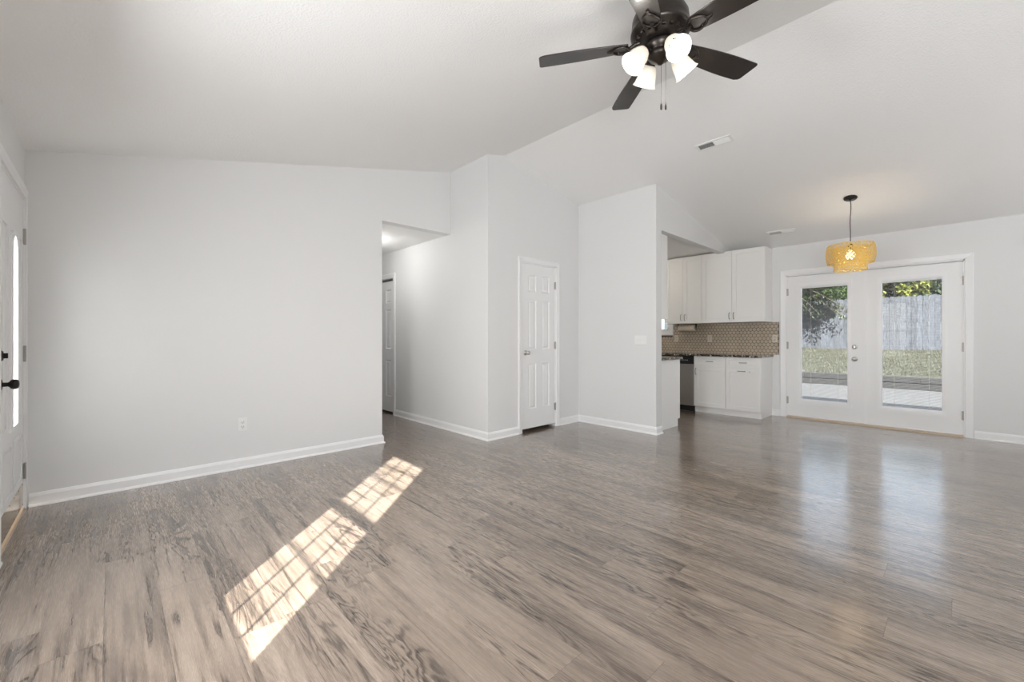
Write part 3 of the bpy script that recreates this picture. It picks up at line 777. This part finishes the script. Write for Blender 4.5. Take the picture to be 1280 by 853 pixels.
# outlets
def plate(name, T_rz, loc, label, gangs=1, kind='outlet', m=None, group=None):
    o = thing(name, loc, label, name.replace('_', ' '), T_rz, group)
    w_ = .07+.046*(gangs-1); mb = MB(); mb.box(-w_/2, w_/2, -.006, 0, -.058, .058); mb.build('cover_plate', m or M['plastic'], o, bevel=.003)
    for g in range(gangs):
        cx_ = (g-(gangs-1)/2)*.046
        if kind == 'outlet':
            for s in (-.021, .021):
                r = MB(); r.lathe([(0, .003), (.0155, .003), (.0165, 0)], Tm(cx_, -.006, s, rx=PI/2), 20); q = r.build('socket', m or M['plastic'], o)
                t = MB(); t.box(cx_-.008, cx_-.0055, -.0097, -.008, s-.002, s+.008); t.box(cx_+.0055, cx_+.008, -.0097, -.008, s-.002, s+.008); t.box(cx_-.002, cx_+.002, -.0097, -.008, s-.010, s-.006); t.build('slot', M['dark'], q)
        else:
            r = MB(); r.box(cx_-.005, cx_+.005, -.007, 0, -.012, .012); r.box(cx_-.0035, cx_+.0035, -.017, -.006, .0, .009, Tm()); r.build('toggle', m or M['plastic'], o, bevel=.001)
    return o
plate('wall_outlet', PI/2, (-a_, .838, .391), 'white duplex outlet low on the long left wall')
plate('light_switch', 0, (-2.688, yk, 1.131), 'white three gang switch plate on the short wall', 3, 'toggle')
plate('wall_outlet', 0, (-3.41, b_-.0095, 1.15), 'almond outlet in the tiles below the paper towel roll', m=M['tileplastic'])
plate('wall_outlet', 0, (-2.84, b_-.0095, 1.15), 'almond outlet in the middle of the tiled splashback', m=M['tileplastic'])
plate('wall_outlet', 0, (-1.893, b_-.0095, 1.15), 'almond outlet at the tile edge beside the patio doors', m=M['tileplastic'])
# paper towels
o = thing('paper_towel_holder', (-3.28, 7.0, UZ0), 'beige paper towel roll hanging under the narrower wall cabinet', 'paper towel holder')
mb = MB(); mb.lathe([(.018, .01), (.050, .01), (.051, .013), (.051, .277), (.050, .28), (.018, .28)], Tm(0, 0, -.075, ry=PI/2), 28); mb.build('paper_roll', M['towel'], o)
mb = MB(); mb.tube([(-.006, 0, -.075), (.302, 0, -.075)], .008); mb.build('rod', M['nickel'], o)
for x in (-.008, .296):
    mb = MB(); mb.prism([(-.02, -.0005), (.02, -.0005), (.012, -.095), (-.012, -.095)], 0, x, x+.005); mb.build('bracket', M['blackmetal'], o)

# ------------------------------------------------------------------ ceiling fan
FX, FY, FZ = -1.0966, 2.1243, 2.729
zc = cl(FY)
fan = thing('ceiling_fan', (FX, FY, FZ), 'dark bronze five blade ceiling fan with four lit glass shades', 'ceiling fan')
mb = MB(); slope = math.atan((ZRG-ZE)/(YRG+e_))
mb.lathe([(0, 0), (.075, 0), (.078, -.012), (.070, -.045), (.045, -.075), (.022, -.085), (0, -.085)], Tm(0, 0, zc-FZ, rx=slope), 32); mb.build('canopy', M['bronze'], fan)
mb = MB(); mb.tube([(0, 0, .15), (0, 0, zc-FZ-.05)], .014, 16); mb.build('downrod', M['bronze'], fan)
mb = MB(); mb.lathe([(0, .205), (.03, .205), (.04, .195), (.085, .185), (.125, .165), (.143, .13), (.147, .09), (.147, .065), (.152, .06), (.152, .05), (.140, .043), (.128, .030), (.112, .022), (.108, .012), (.085, .006), (.07, -.004), (0, -.004)], None, 48); mb.build('motor_housing', M['bronze'], fan)
mb = MB()
for k in range(20):
    a = 2*PI*k/20; mb.box(.112, .128, -.009, .009, .018, .030, Tm(rz=a))
mb.build('vent_ring', M['bronze'], fan, bevel=.002)
mb = MB(); mb.lathe([(0, -.004), (.075, -.004), (.080, -.015), (.078, -.030), (.060, -.045), (.055, -.052), (.062, -.056), (.064, -.068), (.056, -.080), (.034, -.094), (.02, -.102), (.012, -.112), (0, -.115)], None, 40); mb.build('light_fitter', M['bronze'], fan)
PITCH = math.radians(-11)
bl_pts = []
L0, L1 = .165, .66
for i in range(17):
    t = i/16; x = L0+(L1-L0-.012)*t
    bl_pts.append((x, -(.046+.026*math.sin(min(1, t*1.25)*PI/2)-.004*t)))
tipr = [(L1-.012+.012*math.sin(a), -(.068-.012)-.012*math.cos(a)) for a in (.4, .8, 1.2)]
other = [(x, (.046+.030*math.sin(min(1, t*1.15)*PI/2)-.010*t)) for t, x in [(i/16, L0+(L1-L0-.045)*i/16) for i in range(16, -1, -1)]]
outline = bl_pts+tipr+[(L1, -.05), (L1-.012, .045), (L1-.022, .057)]+other
for k in range(5):
    ang = math.radians(213.01-72*k)
    B = Matrix.Rotation(ang, 4, 'Z') @ Matrix.Rotation(PITCH, 4, 'X')
    mb = MB(); mb.prism(outline, 2, -.003, .004)
    bl = mb.build('blade', M['walnut'], fan, bevel=.0015); bl.rotation_euler = B.to_euler()
    ir = MB()      # forged iron: stem from the motor, then an open loop below the blade
    ir.tube([(.10, 0, .018), (.13, 0, .012), (.155, 0, -.002), (.175, 0, -.008)], [.012, .010, .010, .011], 10)
    lp = [(.205+.045*math.cos(t)+.012*abs(math.sin(t))*0, .040*math.sin(t)*(1.0-.25*math.cos(t)), -.008) for t in [2*PI*i/24 for i in range(25)]]
    ir.tube(lp, .0065, 8)
    ir.tube([(.25, 0, -.007), (.275, 0, -.006)], [.009, .006], 8)
    for sy in (-.03, .03): ir.lathe([(0, -.012), (.006, -.010), (.007, -.004)], Tm(.215, sy, 0), 10)
    q = ir.build('blade_iron', M['bronze'], fan); q.rotation_euler = B.to_euler()
cam_right = math.degrees(YAW)
for k, az in enumerate((193, 283, 13, 103)):
    a = math.radians(az)+YAW
    R = Matrix.Rotation(a, 4, 'Z')
    mb = MB(); mb.tube([R @ Vector(p) for p in ((.045, 0, -.048), (.066, 0, -.038), (.080, 0, -.040), (.090, 0, -.052))], [.011, .009, .010, .014], 10); mb.build('lamp_arm', M['bronze'], fan)
    T = Tm(0, 0, 0) @ R @ Matrix.Translation((.086, 0, -.044)) @ Matrix.Rotation(math.radians(-40), 4, 'Y')
    mb = MB(); mb.lathe([(.018, .004), (.024, 0), (.027, -.020), (.022, -.026)], T, 24); mb.build('lamp_holder', M['bronze'], fan)
    mb = MB(); mb.lathe([(.022, -.014), (.034, -.022), (.044, -.045), (.050, -.075), (.056, -.105), (.064, -.120), (.062, -.121), (.053, -.105), (.047, -.075), (.041, -.045), (.031, -.024), (.020, -.017)], T, 32)
    sh = mb.build('lamp_shade', M['shade'], fan)
    mb = MB(); mb.lathe([(0, -.028), (.013, -.030), (.015, -.045), (.024, -.066), (.028, -.082), (.024, -.098), (.012, -.107), (0, -.109)], T, 20); mb.build('bulb', M['bulb'], sh)
    c = T @ Vector((0, 0, -.165)); lamp('fan_bulb_light', 'POINT', (FX+c.x, FY+c.y, FZ+c.z), 1.8, (1, .95, .88), size=.04)
for dx, L_ in ((-.012, .225), (.012, .225)):
    px, py = (dx+.018)*math.cos(YAW), (dx+.018)*math.sin(YAW)
    mb = MB(); mb.tube([(px, py, -.095), (px, py, -.125-L_+.03)], .0009, 6); ch = mb.build('pull_chain', M['bronze'], fan)
    mb = MB(); mb.lathe([(0, 0), (.004, -.002), (.0055, -.010), (.0055, -.028), (.004, -.034), (0, -.035)], Tm(px, py, -.125-L_+.03), 12); mb.build('fob', M['bronze'], ch)

# ------------------------------------------------------------------ woven pendant lamp
PXX, PYY = -.841, 6.036
zc2 = cl(PYY)
pen = thing('pendant_lamp', (PXX, PYY, 1.915), 'yellow woven bamboo drum lamp hanging before the patio doors', 'pendant lamp')
zt = zc2-1.915
mb = MB(); s2 = math.atan((ZF-ZRG)/(b_-YRG)); mb.lathe([(0, 0), (.062, 0), (.063, -.010), (.058, -.020), (.012, -.024), (.010, -.035), (0, -.035)], Tm(0, 0, zt, rx=s2), 32); mb.build('canopy', M['blackmetal'], pen)
mb = MB(); mb.tube([(.006*math.sin(i*.9)*(1-i/10), .002*math.sin(i*1.3), zt-.03-(zt-.03-.29)*i/10) for i in range(11)], .0042, 8); mb.build('cord', M['cord'], pen)
def weave(name, prof, N, turns, wd, th=.0012):
    # prof(t) -> radius, z ; two families of diagonal strips
    mb = MB(); steps = 12
    for s in (1, -1):
        for k in range(N):
            L_, R2 = [], []
            for i in range(steps+1):
                t = i/steps; r, z = prof(t); r = r+s*.0009
                a = 2*PI*k/N+s*turns*2*PI*t
                da = wd/r/2
                L_.append((r*math.cos(a-da), r*math.sin(a-da), z)); R2.append((r*math.cos(a+da), r*math.sin(a+da), z))
            n_ = steps+1; mb.add(L_+R2, [(i, i+1, n_+i+1, n_+i) for i in range(steps)])
    o = mb.build(name, M['bamboo'], pen, fix=False)
    md = o.modifiers.new('thick', 'SOLIDIFY'); md.thickness = th
    return o
def pouter(t): return (.205+.018*math.sin(PI*t)**.6 if 0 < t < 1 else .205, .085+.205*t)
def pinner(t): return (.150, .008+.25*t)
weave('outer_shade', pouter, 36, .15, .0115)
weave('inner_shade', pinner, 28, .20, .0105)
mb = MB()
for r, z in ((.206, .085), (.206, .290)):
    mb = MB(); mb.tube([(r*math.cos(2*PI*i/48), r*math.sin(2*PI*i/48), z) for i in range(49)], .0045, 8); mb.build('outer_rim', M['bamboo'], pen)
mb = MB()
for r, z in ((.150, .006),):
    mb = MB(); mb.tube([(r*math.cos(2*PI*i/48), r*math.sin(2*PI*i/48), z) for i in range(49)], .0045, 8); mb.build('inner_rim', M['bamboo'], pen)
mb = MB(); r, z = .150, .260; mb.tube([(r*math.cos(2*PI*i/48), r*math.sin(2*PI*i/48), z) for i in range(49)], .0045, 8)
for k in range(3):
    a = k*2*PI/3; mb.tube([(.02*math.cos(a), .02*math.sin(a), .30), (.150*math.cos(a), .150*math.sin(a), .260), (.205*math.cos(a), .205*math.sin(a), .290)], .0025, 6)
mb.build('top_frame', M['bamboo'], pen)
mb = MB(); mb.lathe([(0, .30), (.022, .298), (.024, .245), (.018, .235), (0, .235)], None, 20); mb.build('socket', M['blackmetal'], pen)
mb = MB(); mb.lathe([(0, .24), (.014, .238), (.018, .22), (.038, .20), (.046, .175), (.042, .15), (.026, .134), (0, .128)], None, 24); mb.build('bulb', M['bulb'], pen)
lamp('pendant_light', 'POINT', (PXX, PYY, 1.915+.175), 30, (1, .86, .62), size=.05)

# ------------------------------------------------------------------ ceiling vents
def vent(x, y, label):
    o = thing('ceiling_vent', (x, y, cl(y)), label, 'vent', group='ceiling vents'); o.rotation_euler = (s2, 0, 0)
    L_, W_ = .335, .115
    f = MB(); ou = rounded(-L_/2, L_/2, -W_/2, W_/2, .004, 1); inn = rounded(-L_/2+.022, L_/2-.022, -W_/2+.020, W_/2-.020, .002, 1)
    ring_prism(f, ou, inn, 0, .008, Matrix.Rotation(-PI/2, 4, 'X') @ Tm()); f.box(-.004, .004, -W_/2+.02, W_/2-.02, -.008, -.001)
    f.build('frame', M['plastic'], o)
    f = MB(); f.box(-L_/2+.02, L_/2-.02, -W_/2+.018, W_/2-.018, -.001, 0); f.build('duct', M['dark'], o)
    f = MB()
    for half, ang in ((-1, .75), (1, -.75)):
        for i in range(6):
            yy = -W_/2+.028+i*.012
            f.box(half*.006, half*(L_/2-.023), -.0065, .0065, -.0006, .0006, Tm(0, yy, -.006, rx=ang))
    f.build('louvers', M['plastic'], o)
vent(-1.660, 4.312, 'white ceiling vent nearer the fan')
vent(-1.672, 6.665, 'white ceiling vent nearer the pendant lamp')
# small fixture cut by the picture's edge on the rear wall
o = thing('wall_bracket', (.495, b_, 2.200), 'small white bracket on the rear wall beyond the patio doors', 'bracket')
mb = MB(); mb.box(-.008, .06, -.008, 0, -.02, .09); mb.build('plate', M['plastic'], o, bevel=.001)
mb = MB(); mb.prism([(-.01, -.02), (.005, -.02), (.045, .06), (.03, .06)], 1, -.06, -.008); mb.build('arm', M['plastic'], o)

# ------------------------------------------------------------------ outdoors
GZ = -.15
mb = MB(); mb.box(-14, 10, b_+T_, 14.62, GZ-.1, GZ)
struct(mb.build('ground_patio', M['concrete']), 'pale concrete patio outside the doors', 'ground')
random.seed(4)
k = 0
for course in range(2):
    x = -9.3-course*1.1
    while x < 5:
        mb = MB(); L_ = 2.43; jx = random.uniform(-.008, .008); n_ = 10
        prof = [(-.075, -.060), (-.060, -.078), (.060, -.078), (.075, -.060), (.075, .060), (.060, .078), (-.060, .078), (-.075, .060)]
        vs = []; 
        for i in range(n_+1):
            xx = -L_/2+L_*i/n_; wob = random.uniform(-.004, .004)
            vs += [(xx, p[0]+wob, p[1]+wob*.5) for p in prof]
        m8 = 8; mb.add(vs, [(i*m8+j, i*m8+(j+1) % m8, (i+1)*m8+(j+1) % m8, (i+1)*m8+j) for i in range(n_) for j in range(m8)]+[tuple(range(8)), tuple(range(n_*m8, n_*m8+8))])
        o = mb.build('landscape_timber', M['timber'], None, (x+L_/2, 14.70+jx, GZ+.079+course*.165))
        tag(o, 'weathered grey timber in the %s course of the low garden wall' % ('bottom' if course == 0 else 'top'), 'timber', 'timbers of the low garden wall, %s course' % ('bottom' if course == 0 else 'top'))
        x += L_+.006; k += 1
# lawn: rising ground plus blades
def lz(x, y): return .165+(.60)*min(1, max(0, (y-14.8)/5.0))**1.0+.02*math.sin(x*1.3+y)*min(1, max(0, (y-14.8)))+(0 if y < 20.5 else 0)
mb = MB(); NX, NY = 60, 40; vs = []
for j in range(NY+1):
    for i in range(NX+1):
        x = -14+24*i/NX; y = 14.76+12*(j/NY)**1.2; vs.append((x, y, lz(x, y)+random.uniform(-.008, .008)))
mb.add(vs, [(j*(NX+1)+i, j*(NX+1)+i+1, (j+1)*(NX+1)+i+1, (j+1)*(NX+1)+i) for j in range(NY) for i in range(NX)], smooth=True)
struct(mb.build('ground_yard', M['soil'], fix=False), 'sloping yard between garden wall and fence', 'ground')
mb = MB(); random.seed(8)
for i in range(26000):
    y = 14.82+4.85*random.random(); x = random.uniform(-.36, .06)*y
    z = lz(x, y); h = random.uniform(.03, .075); a = random.uniform(0, 2*PI); dx, dy = math.cos(a)*.007, math.sin(a)*.007
    lx_, ly_ = random.uniform(-.03, .03), random.uniform(-.03, .03)
    mb.add([(x-dx, y-dy, z-.01), (x+dx, y+dy, z-.01), (x+lx_, y+ly_, z+h)], [(0, 1, 2)])
tag(mb.build('grass', M['grass'], fix=False), 'green grass on the slope behind the garden wall', 'grass', kind='stuff')
# board fence
fn = thing('board_fence', (0, 19.8, 0), 'tall weathered grey board fence at the back of the yard', 'fence')
mb = MB(); x = -10.0; random.seed(3)
while x < 4:
    w_ = .138; zt_ = 2.60+random.uniform(-.012, .012); z0 = .70; yy = random.uniform(-.010, .004)
    c_ = .03; mb.prism([(x, z0), (x+w_, z0), (x+w_, zt_-c_), (x+w_-c_, zt_), (x+c_, zt_), (x, zt_-c_)], 1, yy-.009, yy+.009); x += w_+.003
mb.build('boards', M['fence'], fn)
for z in (1.0, 1.7, 2.35):
    mb = MB(); mb.box(-10, 4, .010, .05, z, z+.09); mb.build('rail', M['fence'], fn)
for i in range(7):
    mb = MB(); x = -9.8+i*2.3; mb.box(x, x+.09, .05, .14, .5, 2.62); mb.build('post', M['fence'], fn)
# trees
def foliage(c, r, n, size, seed, m, parent, name='foliage', shell=.55):
    random.seed(seed); mb = MB()
    lumps = [(Vector((random.gauss(0, .45), random.gauss(0, .4), max(-.75, min(.75, random.gauss(0, .5)))))) for _ in range(34)]
    for i in range(n):
        l = random.choice(lumps); v = Vector((random.gauss(0, 1), random.gauss(0, 1), random.gauss(0, 1))).normalized()*random.uniform(.12, .30)
        p = l+v
        p = Vector((c[0]+p.x*r[0], c[1]+p.y*r[1], c[2]+p.z*r[2]))
        q = Matrix.Rotation(random.uniform(0, 6.3), 4, 'Z') @ Matrix.Rotation(random.uniform(-1.1, 1.1), 4, 'X'); s_ = size*random.uniform(.6, 1.3)
        pts = [q @ Vector(t)*s_+p for t in ((0, -.5, 0), (.22, -.1, .05), (.16, .3, .03), (0, .55, -.04), (-.16, .3, .03), (-.22, -.1, .05))]
        mb.add(pts, [(0, 1, 2, 3, 4, 5)])
    return mb.build(name, m, parent, fix=False)
def tree(x, y, zc_, r, n, size, seed, m, label, m2=None):
    o = thing('tree', (x, y, .7), label, 'tree', group='trees beyond the fence')
    mb = MB(); mb.tube([(0, 0, 0), (.05, 0, .8), (-.03, .04, 1.5), (.02, 0, zc_-.5)], [.13, .10, .08, .05], 10)
    random.seed(seed)
    for i in range(7):
        a = random.uniform(0, 6.3); z = random.uniform(.9, 1.6); mb.tube([(0, 0, z), (.5*r[0]*math.cos(a), .5*r[1]*math.sin(a), z+.5), (.9*r[0]*math.cos(a), .9*r[1]*math.sin(a), z+.8)], [.04, .025, .01], 6)
    mb.build('trunk', M['bark'], o)
    foliage((0, 0, zc_-.7), r, n, size, seed, m, o)
    if m2: foliage((0, -.3, zc_-.75), r, n//4, size, seed+50, m2, o, 'lighter_foliage')  # fewer extra leaves in a second, lighter leaf colour
tree(-8.7, 21.6, 2.70, (1.0, .8, .98), 9000, .17, 15, M['leaf'], 'broad green tree beyond the fence at the kitchen end')
tree(-6.0, 21.4, 2.70, (1.05, .8, .98), 13000, .16, 11, M['leaf'], 'green leafy tree beyond the fence, behind the patio door with the knob')
tree(-3.55, 23.2, 2.70, (.95, .8, .98), 13000, .16, 12, M['leafdark'], 'dark tree beyond the fence between the two patio door views', M['leaf'])
tree(-1.2, 21.5, 2.70, (.95, .8, .98), 13000, .16, 13, M['leafdark'], 'dark tree with yellow green sprays behind the patio door without a knob', M['leafyellow'])
tree(1.4, 21.7, 2.70, (1.0, .8, .98), 9000, .17, 14, M['leafdark'], 'dark tree beyond the fence at its bare wall end')
tree(-4.7, 24.6, 2.9, (1.8, .8, .95), 12000, .20, 16, M['leafdark'], 'taller dark tree in the second row, behind the gap beside the knob door view')
tree(-.2, 24.6, 2.9, (1.8, .8, .95), 12000, .20, 17, M['leafdark'], 'taller dark tree in the second row, at the bare wall end')
tree(-9.6, 24.8, 2.9, (1.9, .8, .95), 9000, .20, 18, M['leafdark'], 'taller dark tree in the second row, at the kitchen end')
# nearer tree whose branches droop before the fence
o = thing('tree', (-5.6, 18.8, .65), 'green tree inside the fence with branches drooping before the boards', 'tree')
mb = MB(); mb.tube([(0, 0, 0), (.03, 0, 1.0), (.10, 0, 2.0), (.3, 0, 2.9)], [.12, .10, .08, .05], 10); mb.build('trunk', M['bark'], o)
random.seed(21); br = MB(); lf = MB()
for i in range(16):
    tip = Vector((random.uniform(1.4, 3.0), random.uniform(-.4, .5), random.uniform(1.05, 1.6)))
    st = Vector((.25, 0, 2.6)); md_ = Vector((tip.x*.55, tip.y*.6, 2.75-.15*random.random()))
    pts = [st.lerp(md_, t).lerp(md_.lerp(tip, t), t) for t in [j/10 for j in range(11)]]
    br.tube(pts, [.018-.0015*j for j in range(11)], 5)
    for j in range(90):
        t = random.uniform(.3, 1); p = st.lerp(md_, t).lerp(md_.lerp(tip, t), t)+Vector((random.gauss(0, .07), random.gauss(0, .07), random.gauss(0, .06)))
        q = Matrix.Rotation(random.uniform(0, 6.3), 4, 'Z') @ Matrix.Rotation(random.uniform(-1.4, 1.4), 4, 'X'); s_ = random.uniform(.06, .12)
        lf.add([q @ Vector(v_)*s_+p for v_ in ((0, -.5, 0), (.22, -.1, .05), (.16, .3, .03), (0, .55, -.04), (-.16, .3, .03), (-.22, -.1, .05))], [(0, 1, 2, 3, 4, 5)])
br.build('branches', M['bark'], o); lf.build('drooping_foliage', M['leafdark'], o, fix=False)
foliage((2.0, .0, 2.35), (1.25, .5, .42), 11000, .11, 31, M['leaf'], o)

# ------------------------------------------------------------------ unseen lamps added to brighten the rooms beyond
def dome(x, y, z, label, power, col):
    o = thing('added_ceiling_light', (x, y, z), label, 'ceiling light')
    mb = MB(); mb.lathe([(0, 0), (.15, 0), (.15, -.02), (.14, -.022)], None, 32); mb.build('base', M['nickel'], o)
    mb = MB(); mb.lathe([(.14, -.02), (.13, -.05), (.09, -.08), (.04, -.094), (0, -.097)], None, 32); mb.build('glass_dome', M['shade'], o)
    lamp('ceiling_fill_light', 'POINT', (x, y, z-.16), power, col, size=.08)
dome(-4.1, 5.9, 2.515, 'unseen dome light added on the kitchen ceiling', 14, (1, .90, .76))
dome(-5.32, 2.35, ZOP, 'unseen dome light added on the hallway ceiling', 9, (1, .98, .95))
